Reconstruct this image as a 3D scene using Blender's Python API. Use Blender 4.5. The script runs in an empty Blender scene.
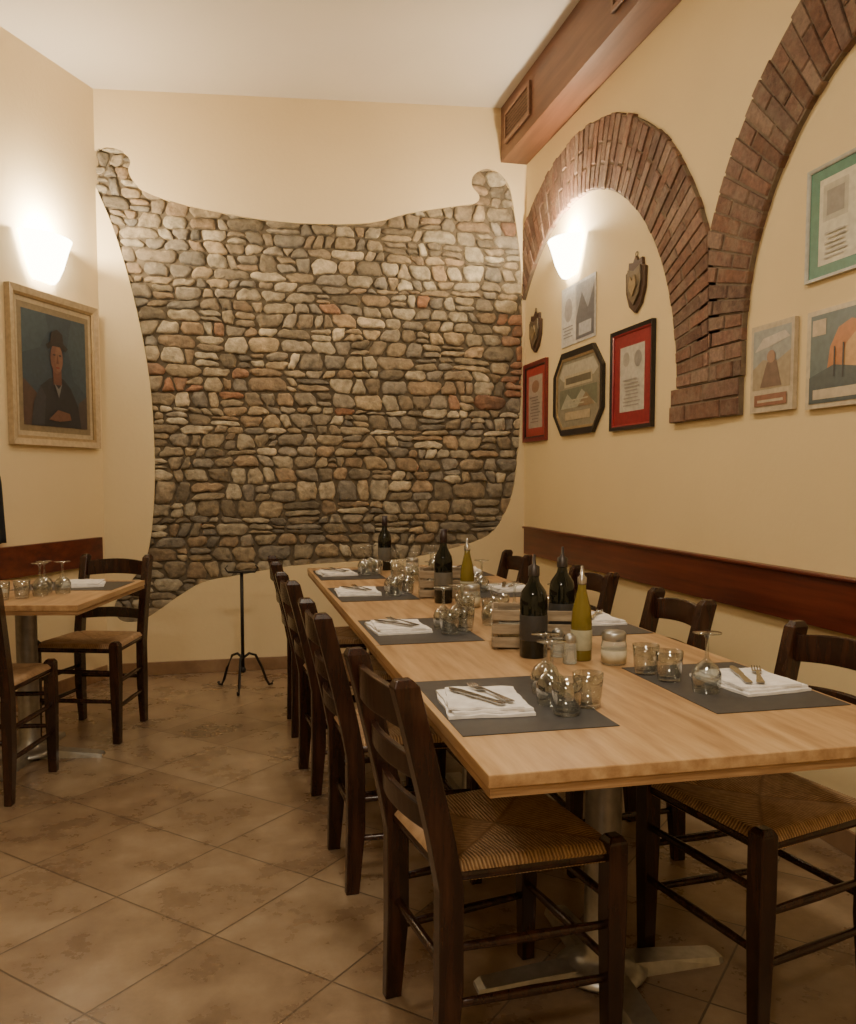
import bpy, math, random
from mathutils import Matrix, Vector, noise
random.seed(7)
COL = bpy.context.collection
XR, YB = 2.0, 5.68
LC = Vector((-0.77, 5.68, 0)); LA = math.radians(27)
LE = Vector((-math.sin(LA), -math.cos(LA), 0)); LN = Vector((math.cos(LA), -math.sin(LA), 0))
def ceil_z(x): return 3.65 + 0.05 * x

# ------------------------------------------------------------------ materials
def new_mat(name):
    m = bpy.data.materials.new(name); m.use_nodes = True
    nt = m.node_tree; b = nt.nodes['Principled BSDF']
    return m, nt, b
def N(nt, t, **kw):
    n = nt.nodes.new(t)
    for k, v in kw.items(): setattr(n, k, v)
    return n
def setin(n, **kw):
    for k, v in kw.items(): n.inputs[k.replace('_', ' ')].default_value = v
def ramp(nt, fac, stops):
    r = N(nt, 'ShaderNodeValToRGB'); el = r.color_ramp.elements
    el[0].position, el[0].color = stops[0][0], (*stops[0][1], 1)
    el[1].position, el[1].color = stops[-1][0], (*stops[-1][1], 1)
    for p, c in stops[1:-1]:
        e = el.new(p); e.color = (*c, 1)
    nt.links.new(fac, r.inputs[0]); return r.outputs[0]
def bump(nt, b, h, strength=.3, dist=.01):
    bp = N(nt, 'ShaderNodeBump'); bp.inputs['Strength'].default_value = strength
    bp.inputs['Distance'].default_value = dist
    nt.links.new(h, bp.inputs['Height']); nt.links.new(bp.outputs[0], b.inputs['Normal'])
def objco(nt, scale=(1, 1, 1), rot=(0, 0, 0), loc=(0, 0, 0)):
    t = N(nt, 'ShaderNodeTexCoord'); mp = N(nt, 'ShaderNodeMapping')
    mp.inputs['Scale'].default_value = scale; mp.inputs['Rotation'].default_value = rot
    mp.inputs['Location'].default_value = loc
    nt.links.new(t.outputs['Object'], mp.inputs[0]); return mp.outputs[0]
def noise_tex(nt, co, scale, detail=4, rough=.5):
    n = N(nt, 'ShaderNodeTexNoise'); n.inputs['Scale'].default_value = scale
    n.inputs['Detail'].default_value = detail; n.inputs['Roughness'].default_value = rough
    if co is not None: nt.links.new(co, n.inputs['Vector'])
    return n.outputs['Fac']
_cache = {}
def flat(col, rough=.5, metal=0.0, spec=.5):
    k = (tuple(round(c, 3) for c in col), rough, metal)
    if k in _cache: return _cache[k]
    m, nt, b = new_mat('paint_%02d' % len(_cache))
    n = noise_tex(nt, objco(nt), 40, 3)
    c = tuple(col)
    o = ramp(nt, n, [(.3, tuple(x * .85 for x in c)), (.7, tuple(min(1, x * 1.1) for x in c))])
    nt.links.new(o, b.inputs['Base Color']); setin(b, Roughness=rough, Metallic=metal)
    _cache[k] = m; return m
def plaster(name, c):
    m, nt, b = new_mat(name); co = objco(nt)
    n = noise_tex(nt, co, 1.3, 5)
    o = ramp(nt, n, [(.3, tuple(x * .93 for x in c)), (.7, c)])
    nt.links.new(o, b.inputs['Base Color']); setin(b, Roughness=.8)
    bump(nt, b, noise_tex(nt, co, 35, 6, .6), .12, .01); return m
M_wall = plaster('cream_plaster', (.76, .625, .385))
M_wallr = plaster('cream_plaster_side', (.74, .595, .34))
M_ceil = plaster('ceiling_white', (.66, .61, .54))
def wood(name, c1, c2, c3, scale=(1, 14, 14), rough=.4, nscale=3.0, bstr=.1):
    m, nt, b = new_mat(name); co = objco(nt, scale)
    n = noise_tex(nt, co, nscale, 6, .6)
    w = noise_tex(nt, objco(nt), 2.2, 2)
    mx = N(nt, 'ShaderNodeMath', operation='MULTIPLY_ADD'); mx.inputs[1].default_value = .25
    nt.links.new(w, mx.inputs[0]); nt.links.new(n, mx.inputs[2])
    o = ramp(nt, mx.outputs[0], [(.42, c1), (.62, c2), (.82, c3)])
    nt.links.new(o, b.inputs['Base Color']); setin(b, Roughness=rough)
    bump(nt, b, n, bstr, .003); return m
M_oak = wood('light_oak', (.30, .165, .073), (.44, .27, .13), (.56, .375, .20), (14, 1.2, 14), .34, 2.5)
M_oakedge = wood('oak_edge', (.22, .12, .05), (.32, .18, .08), (.42, .26, .13), (3, 3, 60), .5)
M_walnut = wood('dark_walnut', (.012, .005, .0035), (.028, .010, .006), (.055, .020, .010), (18, 18, 2), .26, 2.0)
M_rail = wood('mahogany_rail', (.055, .009, .006), (.10, .018, .010), (.15, .032, .016), (18, 1, 18), .32, 1.5)
M_beam = wood('brown_beam', (.085, .034, .018), (.125, .052, .028), (.16, .07, .04), (14, 1, 14), .45, 1.5)
M_crate = wood('crate_wood', (.16, .12, .08), (.30, .23, .15), (.42, .34, .24), (3, 3, 20), .7)
M_base = wood('skirting_tile', (.17, .095, .05), (.25, .15, .08), (.32, .21, .12), (2, 2, 2), .4)
M_steel = flat((.42, .41, .38), .38, .85)
M_cutlery = flat((.45, .45, .45), .22, 1.0)
M_iron = flat((.03, .027, .025), .5, .6)
M_mat = flat((.045, .043, .044), .5)
M_napkin = flat((.80, .77, .74), .85)
def floor_mat():
    m, nt, b = new_mat('terracotta_tiles')
    a = math.radians(45)
    co = objco(nt, (1, 1, 1), (0, 0, -a), (-1.619 + 8.2, -1.704 + 8.2, 0))
    br = N(nt, 'ShaderNodeTexBrick', offset=0.0, squash=1.0)
    nt.links.new(co, br.inputs['Vector'])
    setin(br, Scale=1.0, Mortar_Size=.0035, Mortar_Smooth=.4, Bias=0.0, Brick_Width=.41, Row_Height=.41)
    br.inputs['Color1'].default_value = (.0, .0, .0, 1); br.inputs['Color2'].default_value = (1, 1, 1, 1)
    br.inputs['Mortar'].default_value = (.5, .5, .5, 1)
    oc = objco(nt)
    n1 = noise_tex(nt, oc, 4.5, 12, .66); n2 = noise_tex(nt, oc, 1.3, 4)
    s = N(nt, 'ShaderNodeSeparateColor'); nt.links.new(br.outputs['Color'], s.inputs[0])
    ma = N(nt, 'ShaderNodeMath', operation='MULTIPLY_ADD'); ma.inputs[1].default_value = .18
    nt.links.new(s.outputs[0], ma.inputs[0]); nt.links.new(n1, ma.inputs[2])
    mb = N(nt, 'ShaderNodeMath', operation='MULTIPLY_ADD'); mb.inputs[1].default_value = .30
    nt.links.new(n2, mb.inputs[0]); nt.links.new(ma.outputs[0], mb.inputs[2])
    tile = ramp(nt, mb.outputs[0], [(.45, (.11, .07, .041)), (.62, (.178, .117, .070)), (.78, (.25, .175, .108)), (.98, (.34, .255, .168))])
    mix = N(nt, 'ShaderNodeMix', data_type='RGBA')
    nt.links.new(br.outputs['Fac'], mix.inputs['Factor']); nt.links.new(tile, mix.inputs[6])
    mix.inputs[7].default_value = (.10, .067, .042, 1)
    nt.links.new(mix.outputs[2], b.inputs['Base Color'])
    rr = N(nt, 'ShaderNodeMapRange'); rr.inputs['To Min'].default_value = .16; rr.inputs['To Max'].default_value = .42
    nt.links.new(n1, rr.inputs['Value']); nt.links.new(rr.outputs[0], b.inputs['Roughness'])
    inv = N(nt, 'ShaderNodeMath', operation='SUBTRACT'); inv.inputs[0].default_value = 1.0
    nt.links.new(br.outputs['Fac'], inv.inputs[1])
    ad = N(nt, 'ShaderNodeMath', operation='MULTIPLY_ADD'); ad.inputs[1].default_value = .4
    nt.links.new(n1, ad.inputs[0]); nt.links.new(inv.outputs[0], ad.inputs[2])
    bump(nt, b, ad.outputs[0], .35, .004); return m
M_floor = floor_mat()
def attr_mat(name, nscale, c_mul=(.55, 1.4), rough=.85, bstr=.7, bd=.01, dirt=(.2, .16, .11), dl=.45, ds=9):
    m, nt, b = new_mat(name)
    at = N(nt, 'ShaderNodeAttribute'); at.attribute_name = 'Col'
    co = objco(nt); n = noise_tex(nt, co, nscale, 8, .65)
    r = ramp(nt, n, [(.3, (c_mul[0],) * 3), (.7, (c_mul[1],) * 3)])
    mx = N(nt, 'ShaderNodeMix', data_type='RGBA', blend_type='MULTIPLY'); mx.inputs[0].default_value = 1
    mx.clamp_result = False
    nt.links.new(at.outputs['Color'], mx.inputs[6]); nt.links.new(r, mx.inputs[7])
    n3 = noise_tex(nt, co, ds, 8, .75)
    f = ramp(nt, n3, [(.46, (0, 0, 0)), (.66, (dl,) * 3)])
    mz = N(nt, 'ShaderNodeMix', data_type='RGBA'); nt.links.new(f, mz.inputs[0]); nt.links.new(mx.outputs[2], mz.inputs[6])
    mz.inputs[7].default_value = (*dirt, 1)
    nt.links.new(mz.outputs[2], b.inputs['Base Color']); setin(b, Roughness=rough)
    bump(nt, b, n, bstr, bd); return m
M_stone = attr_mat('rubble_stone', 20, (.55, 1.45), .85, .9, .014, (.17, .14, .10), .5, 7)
M_brick = attr_mat('arch_brick', 45, (.6, 1.35), .85, .7, .01, (.24, .175, .12), .7, 11)
def mortar(name, c):
    m, nt, b = new_mat(name); co = objco(nt); n = noise_tex(nt, co, 30, 8, .7)
    nt.links.new(ramp(nt, n, [(.3, tuple(x * .55 for x in c)), (.7, c)]), b.inputs['Base Color'])
    setin(b, Roughness=.95); bump(nt, b, n, .8, .01); return m
M_mortar = mortar('stone_mortar', (.18, .145, .10)); M_mortarb = mortar('brick_mortar', (.24, .18, .125))
def rush_mat():
    m, nt, b = new_mat('woven_rush')
    uv = N(nt, 'ShaderNodeUVMap'); uv.uv_map = 'UVMap'
    s = N(nt, 'ShaderNodeSeparateXYZ'); nt.links.new(uv.outputs[0], s.inputs[0])
    def mt(op, a, bb=None):
        n = N(nt, 'ShaderNodeMath', operation=op)
        for i, x in enumerate((a, bb)):
            if x is None: continue
            if isinstance(x, (int, float)): n.inputs[i].default_value = x
            else: nt.links.new(x, n.inputs[i])
        return n.outputs[0]
    au, av = mt('ABSOLUTE', s.outputs[0]), mt('ABSOLUTE', s.outputs[1])
    mn = mt('MINIMUM', au, av); nz = noise_tex(nt, uv.outputs[0], 3.5, 3)
    ph = mt('ADD', mt('MULTIPLY', mn, 150.0), mt('MULTIPLY', nz, 9.0))
    w = mt('ADD', mt('MULTIPLY', mt('SINE', ph), .5), .5)
    seam = mt('MINIMUM', mt('MULTIPLY', mt('ABSOLUTE', mt('SUBTRACT', au, av)), 18.0), 1.0)
    hgt = mt('MULTIPLY', w, seam)
    n2 = noise_tex(nt, uv.outputs[0], 6, 8, .8)
    f = mt('ADD', mt('MULTIPLY', hgt, .35), mt('MULTIPLY', n2, .9))
    nt.links.new(ramp(nt, f, [(.28, (.09, .045, .02)), (.55, (.33, .185, .085)), (.85, (.62, .42, .23))]), b.inputs['Base Color'])
    setin(b, Roughness=.5); bump(nt, b, hgt, .7, .004); return m
M_rush = rush_mat()
def glass(name, col=(1, 1, 1), rough=.02, trans=1.0, ior=1.45):
    m, nt, b = new_mat(name)
    n = noise_tex(nt, objco(nt), 15, 2)
    nt.links.new(ramp(nt, n, [(.3, tuple(x * .95 for x in col)), (.7, col)]), b.inputs['Base Color'])
    setin(b, Roughness=rough, IOR=ior); b.inputs['Transmission Weight'].default_value = trans; return m
def thin_glass(name, tint=(.88, .90, .895)):
    m = bpy.data.materials.new(name); m.use_nodes = True; nt = m.node_tree; nt.nodes.clear()
    o = N(nt, 'ShaderNodeOutputMaterial'); mx = N(nt, 'ShaderNodeMixShader')
    t = N(nt, 'ShaderNodeBsdfTransparent'); g = N(nt, 'ShaderNodeBsdfGlossy'); lw = N(nt, 'ShaderNodeLayerWeight')
    t.inputs[0].default_value = (*tint, 1); g.inputs['Roughness'].default_value = .06; lw.inputs['Blend'].default_value = .4
    f = ramp(nt, lw.outputs['Facing'], [(0, (.12,) * 3), (.4, (.25,) * 3), (1, (.95,) * 3)])
    nt.links.new(f, mx.inputs[0]); nt.links.new(t.outputs[0], mx.inputs[1]); nt.links.new(g.outputs[0], mx.inputs[2]); nt.links.new(mx.outputs[0], o.inputs[0])
    return m
M_glass = thin_glass('clear_glass')
M_dkglass = glass('dark_bottle_glass', (.010, .011, .007), .06, .1)
M_oil = glass('olive_oil_glass', (.30, .23, .035), .06, .45)
M_clearb = glass('jar_glass', (.85, .88, .82), .06, .75, 1.25)
def emis(name, col, st):
    m, nt, b = new_mat(name); b.inputs['Emission Color'].default_value = (*col, 1)
    b.inputs['Emission Strength'].default_value = st; b.inputs['Base Color'].default_value = (.9, .85, .75, 1); return m
M_lamp = emis('lamp_glass', (1, .88, .66), 18.0)

# ------------------------------------------------------------------ mesh builder
class MB:
    def __init__(s): s.v = []; s.f = []; s.mi = []; s.sm = []; s.col = []
    def add(s, vs, fs, mi=0, sm=False, col=None):
        o = len(s.v); s.v += [tuple(v) for v in vs]
        for f in fs: s.f.append([i + o for i in f]); s.mi.append(mi); s.sm.append(sm); s.col.append(col)
    def box(s, c, d, mi=0, mat=None, col=None):
        x, y, z = d[0] / 2, d[1] / 2, d[2] / 2
        vs = [Vector((i * x, j * y, k * z)) for k in (-1, 1) for j in (-1, 1) for i in (-1, 1)]
        if mat: vs = [mat @ v for v in vs]
        vs = [v + Vector(c) for v in vs]
        s.add(vs, [(0, 2, 3, 1), (4, 5, 7, 6), (0, 1, 5, 4), (2, 6, 7, 3), (0, 4, 6, 2), (1, 3, 7, 5)], mi, False, col)
    def sweep(s, path, secs, mi=0, sm=False):
        n = len(secs[0]); vs = []; fs = []
        for P, S in zip(path, secs): vs += [Vector(P) + Vector(q) for q in S]
        for i in range(len(path) - 1):
            for j in range(n):
                fs.append((i * n + j, i * n + (j + 1) % n, (i + 1) * n + (j + 1) % n, (i + 1) * n + j))
        fs.append(tuple(range(n - 1, -1, -1))); fs.append(tuple((len(path) - 1) * n + j for j in range(n)))
        s.add(vs, fs, mi, sm)
    def tube(s, path, r, n=8, mi=0, sm=True):
        path = [Vector(p) for p in path]; secs = []
        for i, P in enumerate(path):
            t = (path[min(i + 1, len(path) - 1)] - path[max(i - 1, 0)]).normalized()
            up = Vector((0, 0, 1)) if abs(t.z) < .9 else Vector((1, 0, 0))
            a = t.cross(up).normalized(); b = a.cross(t)
            rr = r[i] if isinstance(r, (list, tuple)) else r
            secs.append([a * math.cos(2 * math.pi * k / n) * rr + b * math.sin(2 * math.pi * k / n) * rr for k in range(n)])
        s.sweep(path, secs, mi, sm)
    def lathe(s, prof, n=24, mi=0, c=(0, 0, 0), sm=True, close=False):
        vs = []; fs = []; c = Vector(c)
        for r, z in prof:
            for k in range(n):
                a = 2 * math.pi * k / n; vs.append(c + Vector((r * math.cos(a), r * math.sin(a), z)))
        m = len(prof)
        for i in range(m - 1 if not close else m):
            for k in range(n):
                i2 = (i + 1) % m
                fs.append((i * n + k, i * n + (k + 1) % n, i2 * n + (k + 1) % n, i2 * n + k))
        s.add(vs, fs, mi, sm)
    def prism(s, poly, z0, z1, mi=0, col=None):
        n = len(poly); vs = [(x, y, z0) for x, y in poly] + [(x, y, z1) for x, y in poly]
        fs = [tuple(range(n - 1, -1, -1)), tuple(range(n, 2 * n))] + [(i, (i + 1) % n, n + (i + 1) % n, n + i) for i in range(n)]
        s.add(vs, fs, mi, False, col)
    def mesh(s, name, mats):
        me = bpy.data.meshes.new(name); me.from_pydata(s.v, [], s.f)
        for m in mats: me.materials.append(m)
        me.polygons.foreach_set('material_index', s.mi); me.polygons.foreach_set('use_smooth', s.sm)
        if any(c is not None for c in s.col):
            ca = me.color_attributes.new('Col', 'FLOAT_COLOR', 'CORNER')
            for p, c in zip(me.polygons, s.col):
                c = c or (.3, .3, .3)
                for li in p.loop_indices: ca.data[li].color = (*c, 1)
        me.update(); return me
def obj(name, me, loc=(0, 0, 0), rot=(0, 0, 0), parent=None, bevel=0, mw=None):
    o = bpy.data.objects.new(name, me); COL.objects.link(o)
    o.location = loc; o.rotation_euler = rot
    if parent: o.parent = parent
    if mw is not None: o.matrix_world = mw
    if bevel:
        b = o.modifiers.new('bevel', 'BEVEL'); b.width = bevel; b.segments = 2; b.limit_method = 'ANGLE'
    return o
def empty(name, loc=(0, 0, 0), rotz=0, mw=None):
    e = bpy.data.objects.new(name, None); COL.objects.link(e); e.empty_display_size = .1
    e.location = loc; e.rotation_euler = (0, 0, rotz)
    if mw is not None: e.matrix_world = mw
    return e

# ------------------------------------------------------------------ room shell
mb = MB(); mb.box((-1, 1.5, -.05), (8, 9.2, .1)); obj('floor', mb.mesh('floor', [M_floor]))
mb = MB()
xs = (-4.6, 2.2); ys = (-2.8, 5.95)
mb.add([(x, y, ceil_z(x) + dz) for dz in (0, .1) for y in ys for x in xs], [(0, 1, 3, 2), (4, 6, 7, 5), (0, 4, 5, 1), (2, 3, 7, 6), (0, 2, 6, 4), (1, 5, 7, 3)])
obj('ceiling', mb.mesh('ceiling', [M_ceil]))
mb = MB(); mb.box((XR + .06, 1.5, 1.9), (.12, 8.7, 3.8)); obj('wall_right', mb.mesh('wall_right', [M_wallr]))
mb = MB(); mb.box((-1, -2.66, 1.9), (7, .12, 3.8)); obj('wall_front', mb.mesh('wall_front', [M_wall]))
LL = 7.0; P1 = LC + LE * LL
mb = MB()
mid = LC + LE * (LL / 2 - .05) - LN * .06
mb.box((mid.x, mid.y, 1.85), (LL + .1, .12, 3.7), mat=Matrix(((-LE.x, -LN.x, 0), (-LE.y, -LN.y, 0), (0, 0, 1))))
obj('wall_left', mb.mesh('wall_left', [M_wall]))
mb = MB(); mb.box((P1.x - .06, (P1.y - 2.6) / 2, 1.85), (.12, P1.y + 2.8, 3.7)); obj('wall_left_rear', mb.mesh('wall_left_rear', [M_wall]))

# ------------------------------------------------------------------ stone feature
OUT = [(-.81,3.15),(-.775,3.24),(-.70,3.275),(-.605,3.255),(-.565,3.20),(-.575,3.13),(-.49,3.03),(-.28,2.97),(-.03,2.93),(.28,2.90),(.60,2.90),(.93,2.93),(1.19,3.01),(1.47,3.07),(1.635,3.105),(1.665,3.155),(1.615,3.215),(1.625,3.285),(1.70,3.335),(1.79,3.325),(1.86,3.26),(1.90,3.14),(1.96,2.75),(1.98,2.28),(1.975,1.80),(1.95,1.39),(1.90,1.11),(1.75,.87),(1.40,.76),(1.12,.71),(.78,.70),(.38,.68),(.06,.63),(-.17,.59),(-.32,.51),(-.45,.42),(-.57,.35),(-.69,.36),(-.72,.46),(-.64,.58),(-.53,.74),(-.48,.99),(-.46,1.37),(-.48,1.87),(-.56,2.36),(-.67,2.78)]
def catmull(P, k=5):
    r = []; n = len(P)
    for i in range(n):
        a, b, c, d = [Vector(P[(i + j - 1) % n]) for j in range(4)]
        for s in range(k):
            t = s / k
            r.append(.5 * ((2 * b) + (c - a) * t + (2 * a - 5 * b + 4 * c - d) * t * t + (3 * b - a - 3 * c + d) * t ** 3))
    return [(p.x, p.y) for p in r]
OUTS = catmull(OUT)
cu = bpy.data.curves.new('wb', 'CURVE'); cu.dimensions = '2D'; cu.fill_mode = 'BOTH'; cu.extrude = .02
for P in ([(-.83, 0), (2.06, 0), (2.06, 3.8), (-.83, 3.8)], OUTS):
    sp = cu.splines.new('POLY'); sp.points.add(len(P) - 1); sp.use_cyclic_u = True
    for q, pt in zip(P, sp.points): pt.co = (q[0], q[1], 0, 1)
tmp = bpy.data.objects.new('tmp', cu); COL.objects.link(tmp)
bpy.context.view_layer.update()
me = bpy.data.meshes.new_from_object(tmp.evaluated_get(bpy.context.evaluated_depsgraph_get()))
bpy.data.objects.remove(tmp); me.materials.clear(); me.materials.append(M_wall); me.name = 'wall_back'
for v in me.vertices: x, y, z = v.co; v.co = (x, YB + .02 - z, y)
me.update(); wb = obj('wall_back', me)
def clip(poly, nx, ny, d):
    r = []
    for i in range(len(poly)):
        a, b = poly[i], poly[(i + 1) % len(poly)]
        da, db = nx * a[0] + ny * a[1] - d, nx * b[0] + ny * b[1] - d
        if da <= 0: r.append(a)
        if da * db < 0:
            t = da / (da - db); r.append((a[0] + (b[0] - a[0]) * t, a[1] + (b[1] - a[1]) * t))
    return r
def inside(x, y, P):
    c = False; j = len(P) - 1
    for i in range(len(P)):
        if (P[i][1] > y) != (P[j][1] > y) and x < (P[j][0] - P[i][0]) * (y - P[i][1]) / (P[j][1] - P[i][1]) + P[i][0]: c = not c
        j = i
    return c
# coursed rubble: each course is cut into stones with slanted joints, wavy beds
def bed(k, x): return .024 * noise.noise((x * 2.0, k * 3.7, 1.3)) + .013 * noise.noise((x * 6.5, k * 5.1, 7.7))
cells = []
z = .24; k = 0
while z < 3.42:
    kind = random.random()
    h = random.uniform(.048, .062) if kind < .25 else random.uniform(.068, .10)
    if z < 1.2 and random.random() < .35: h = random.uniform(.095, .125)
    x = -.98 + random.uniform(0, .12); j0 = random.uniform(-.012, .012)
    while x < 2.08:
        r_ = random.random()
        wdt = random.uniform(.055, .10) if r_ < .28 else (random.uniform(.10, .17) if r_ < .82 else random.uniform(.17, .26))
        wdt *= .75 + 2.6 * h
        j1 = random.uniform(-.024, .024)
        def quad(a0, a1, f0, f1, ja, jb):
            zb = lambda xx, f: (z + bed(k, xx)) * (1 - f) + (z + h + bed(k + 1, xx)) * f
            pb, pt = [], []
            for q in range(4):
                t = q / 3; xb = (a0 - ja) * (1 - t) + (a1 - jb) * t; xt = (a0 + ja) * (1 - t) + (a1 + jb) * t
                bow = .010 * math.sin(t * math.pi) * random.uniform(-.6, 1)
                pb.append((xb, zb(xb, f0) - bow)); pt.append((xt, zb(xt, f1) + bow))
            return pb + pt[::-1]
        if h > .07 and random.random() < .20:
            f = random.uniform(.4, .6); cells.append(quad(x, x + wdt, 0, f, j0, j1)); cells.append(quad(x, x + wdt, f, 1, j0, j1))
        else: cells.append(quad(x, x + wdt, 0, 1, j0, j1))
        x += wdt; j0 = j1
    z += h; k += 1
mb = MB()
pal = [(.28, .225, .155), (.35, .29, .20), (.21, .175, .125), (.42, .36, .26), (.30, .26, .20), (.38, .30, .195), (.24, .215, .175), (.48, .42, .31), (.32, .235, .15)]
YM = YB + .029
for i, cell in enumerate(cells):
    cx = sum(p[0] for p in cell) / len(cell); cz = sum(p[1] for p in cell) / len(cell)
    if not (inside(cx, cz, OUTS) or any(inside(x, z, OUTS) for x, z in cell)): continue
    hw = max(abs(p[0] - cx) for p in cell); hh = max(abs(p[1] - cz) for p in cell)
    g = random.uniform(.003, .007); sx, sz = max(.3, (hw - g) / hw), max(.3, (hh - g) / hh)
    poly = [(cx + (x - cx) * sx, cz + (z - cz) * sz) for x, z in cell]
    # round the four corners strongly like river stones
    for _ in range(3):
        q = []
        for kk in range(len(poly)):
            a, b = poly[kk], poly[(kk + 1) % len(poly)]; w = random.uniform(.26, .42) if _ == 0 else .25
            q += [(a[0] * (1 - w) + b[0] * w, a[1] * (1 - w) + b[1] * w), (a[0] * w + b[0] * (1 - w), a[1] * w + b[1] * (1 - w))]
        poly = q
    rd = random.uniform(.0, .45)   # blend towards an ellipse
    pp = []
    for x, z in poly:
        dx, dz = (x - cx) / hw, (z - cz) / hh; L = math.hypot(dx, dz) or 1
        kx = (1 - rd) + rd * min(1, 1.0 / L) if L > 1 else 1
        pp.append((cx + (x - cx) * kx, cz + (z - cz) * kx))
    poly = [(x + .011 * noise.noise((x * 24, z * 24, i)), z + .008 * noise.noise((z * 24, x * 24, i + 9))) for x, z in pp]
    hgt = random.uniform(.014, .026); tx, tz = random.uniform(-.05, .05), random.uniform(-.15, .10)
    n = len(poly); vs = []
    for sc, dp in ((1, -.005), (.97, .5), (.86, .85), (.55, 1.0)):
        for x, z in poly:
            lx, lz = (x - cx) * sc, (z - cz) * sc
            d = hgt * dp + (tx * lx + tz * lz if dp > 0 else 0) + (.006 * noise.noise((x * 18, z * 18, dp)) if dp > .6 else 0)
            vs.append((cx + lx, YM - min(d, .028), cz + lz))
    vs.append((cx, YM - min(hgt * 1.03, .028), cz))
    fs = []
    for r in range(3):
        for kk in range(n): fs.append((r * n + kk, r * n + (kk + 1) % n, (r + 1) * n + (kk + 1) % n, (r + 1) * n + kk))
    for kk in range(n): fs.append((3 * n + kk, 3 * n + (kk + 1) % n, 4 * n))
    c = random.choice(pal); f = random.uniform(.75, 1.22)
    brick = random.random() < .012 or (abs(cz - 1.86) < .09 and -.5 < cx < .1 and random.random() < .5) or (abs(cz - 1.8) < .06 and 1.35 < cx < 1.9 and random.random() < .4) or (cx > 1.84 and 1.8 < cz < 2.35)
    if brick: c = random.choice([(.32, .165, .095), (.34, .20, .125), (.29, .155, .095)])
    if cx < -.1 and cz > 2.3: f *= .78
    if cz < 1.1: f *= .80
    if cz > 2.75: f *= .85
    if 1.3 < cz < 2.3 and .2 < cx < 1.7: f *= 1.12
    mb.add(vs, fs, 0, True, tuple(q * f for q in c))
mb.box((.6, YM + .025, 1.9), (2.9, .05, 3.8), 1)
obj('wall_back_stonework', mb.mesh('stonework', [M_stone, M_mortar]))

# ------------------------------------------------------------------ brick arches (right wall)
A1 = (4.78, 1.66, 1.21, 1.58); A2 = (2.12, 1.80, .94, 1.29)
k1 = A1[0] ** 2 + A1[1] ** 2 - A1[3] ** 2; k2 = A2[0] ** 2 + A2[1] ** 2 - A2[3] ** 2
dn = (2 * (A2[0] - A1[0]), 2 * (A2[1] - A1[1])); dd = k2 - k1
mb = MB()
bpal = [(.155, .075, .045), (.19, .095, .06), (.13, .065, .042), (.22, .125, .085), (.17, .09, .062), (.15, .085, .06), (.235, .15, .105)]
def brickpoly(poly, g=.0045, sgn=0):
    if sgn > 0: poly = clip(poly, dn[0], dn[1], dd)
    if sgn < 0 and len(poly) > 2: poly = clip(poly, -dn[0], -dn[1], -dd)
    poly = clip(poly, 1, 0, YB - .005) if len(poly) > 2 else poly
    if len(poly) < 3: return
    cy = sum(p[0] for p in poly) / len(poly); cz = sum(p[1] for p in poly) / len(poly)
    r = [math.hypot(p[0] - cy, p[1] - cz) for p in poly]; mr = max(r)
    if mr < .014: return
    pp = poly; n = len(poly)
    for i in range(n):
        a, b = poly[i], poly[(i + 1) % n]; ex, ey = b[0] - a[0], b[1] - a[1]; L = math.hypot(ex, ey)
        if L < 1e-5: continue
        nx, ny = ey / L, -ex / L
        if nx * (cy - a[0]) + ny * (cz - a[1]) > 0: nx, ny = -nx, -ny
        pp = clip(pp, nx, ny, nx * a[0] + ny * a[1] - g * random.uniform(.6, 1.5))
        if len(pp) < 3: return
    out = random.uniform(.024, .031); col = random.choice(bpal); f = random.uniform(.8, 1.2); n = len(pp)
    vs = []
    for sc, x in ((1, 0), (1, -out + .005), (.93, -out)):
        vs += [(XR + x, cy + (p[0] - cy) * sc, cz + (p[1] - cz) * sc) for p in pp]
    fs = [(r * n + k, r * n + (k + 1) % n, (r + 1) * n + (k + 1) % n, (r + 1) * n + k) for r in range(2) for k in range(n)]
    fs.append(tuple(range(2 * n, 3 * n)))
    mb.add(vs, fs, 0, False, tuple(q * f for q in col))
for (cy, cz, ri, ro), sgn in ((A1, 1), (A2, -1)):
    nb = int(math.pi * (ri + ro) / 2 / .062)
    for i in range(nb):
        a0, a1 = math.pi * i / nb, math.pi * (i + 1) / nb
        w = ro - ri; cuts = [0, .64, 1] if i % 2 else [0, .36, 1]
        for c0, c1 in zip(cuts, cuts[1:]):
            r0, r1 = ri + w * c0, ri + w * c1
            if c1 == 1: r1 += random.uniform(-.012, .008)
            if c0 == 0: r0 += random.uniform(-.006, .006)
            brickpoly([(cy - r * math.cos(a), cz + r * math.sin(a)) for r, a in ((r0, a0), (r1, a0), (r1, a1), (r0, a1))], .0042, sgn)
        q = [(cy - r * math.cos(a), cz + r * math.sin(a)) for r, a in ((ri + .003, a0), (ro - .008, a0), (ro - .008, a1), (ri + .003, a1))]
        q = clip(q, 1, 0, YB - .005)
        if len(q) > 2:
            n = len(q); vs = [(XR, *p) for p in q] + [(XR - .021, *p) for p in q]
            mb.add(vs, [tuple(range(n, 2 * n))] + [(k, (k + 1) % n, n + (k + 1) % n, n + k) for k in range(n)], 1)
def pier(y0, y1, z0, z1, rows):
    h = (z1 - z0) / rows
    mb.box((XR - .0105, (y0 + y1) / 2, (z0 + z1) / 2), (.021, y1 - y0 - .006, z1 - z0 - .006), 1)
    for r in range(rows):
        cuts = [0, .5, 1] if r % 2 else [0, .25, .75, 1]
        for a, b in zip(cuts, cuts[1:]):
            ya, yb = y0 + (y1 - y0) * a, y0 + (y1 - y0) * b
            brickpoly([(ya, z0 + r * h), (yb, z0 + r * h), (yb, z0 + r * h + h), (ya, z0 + r * h + h)])
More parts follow.
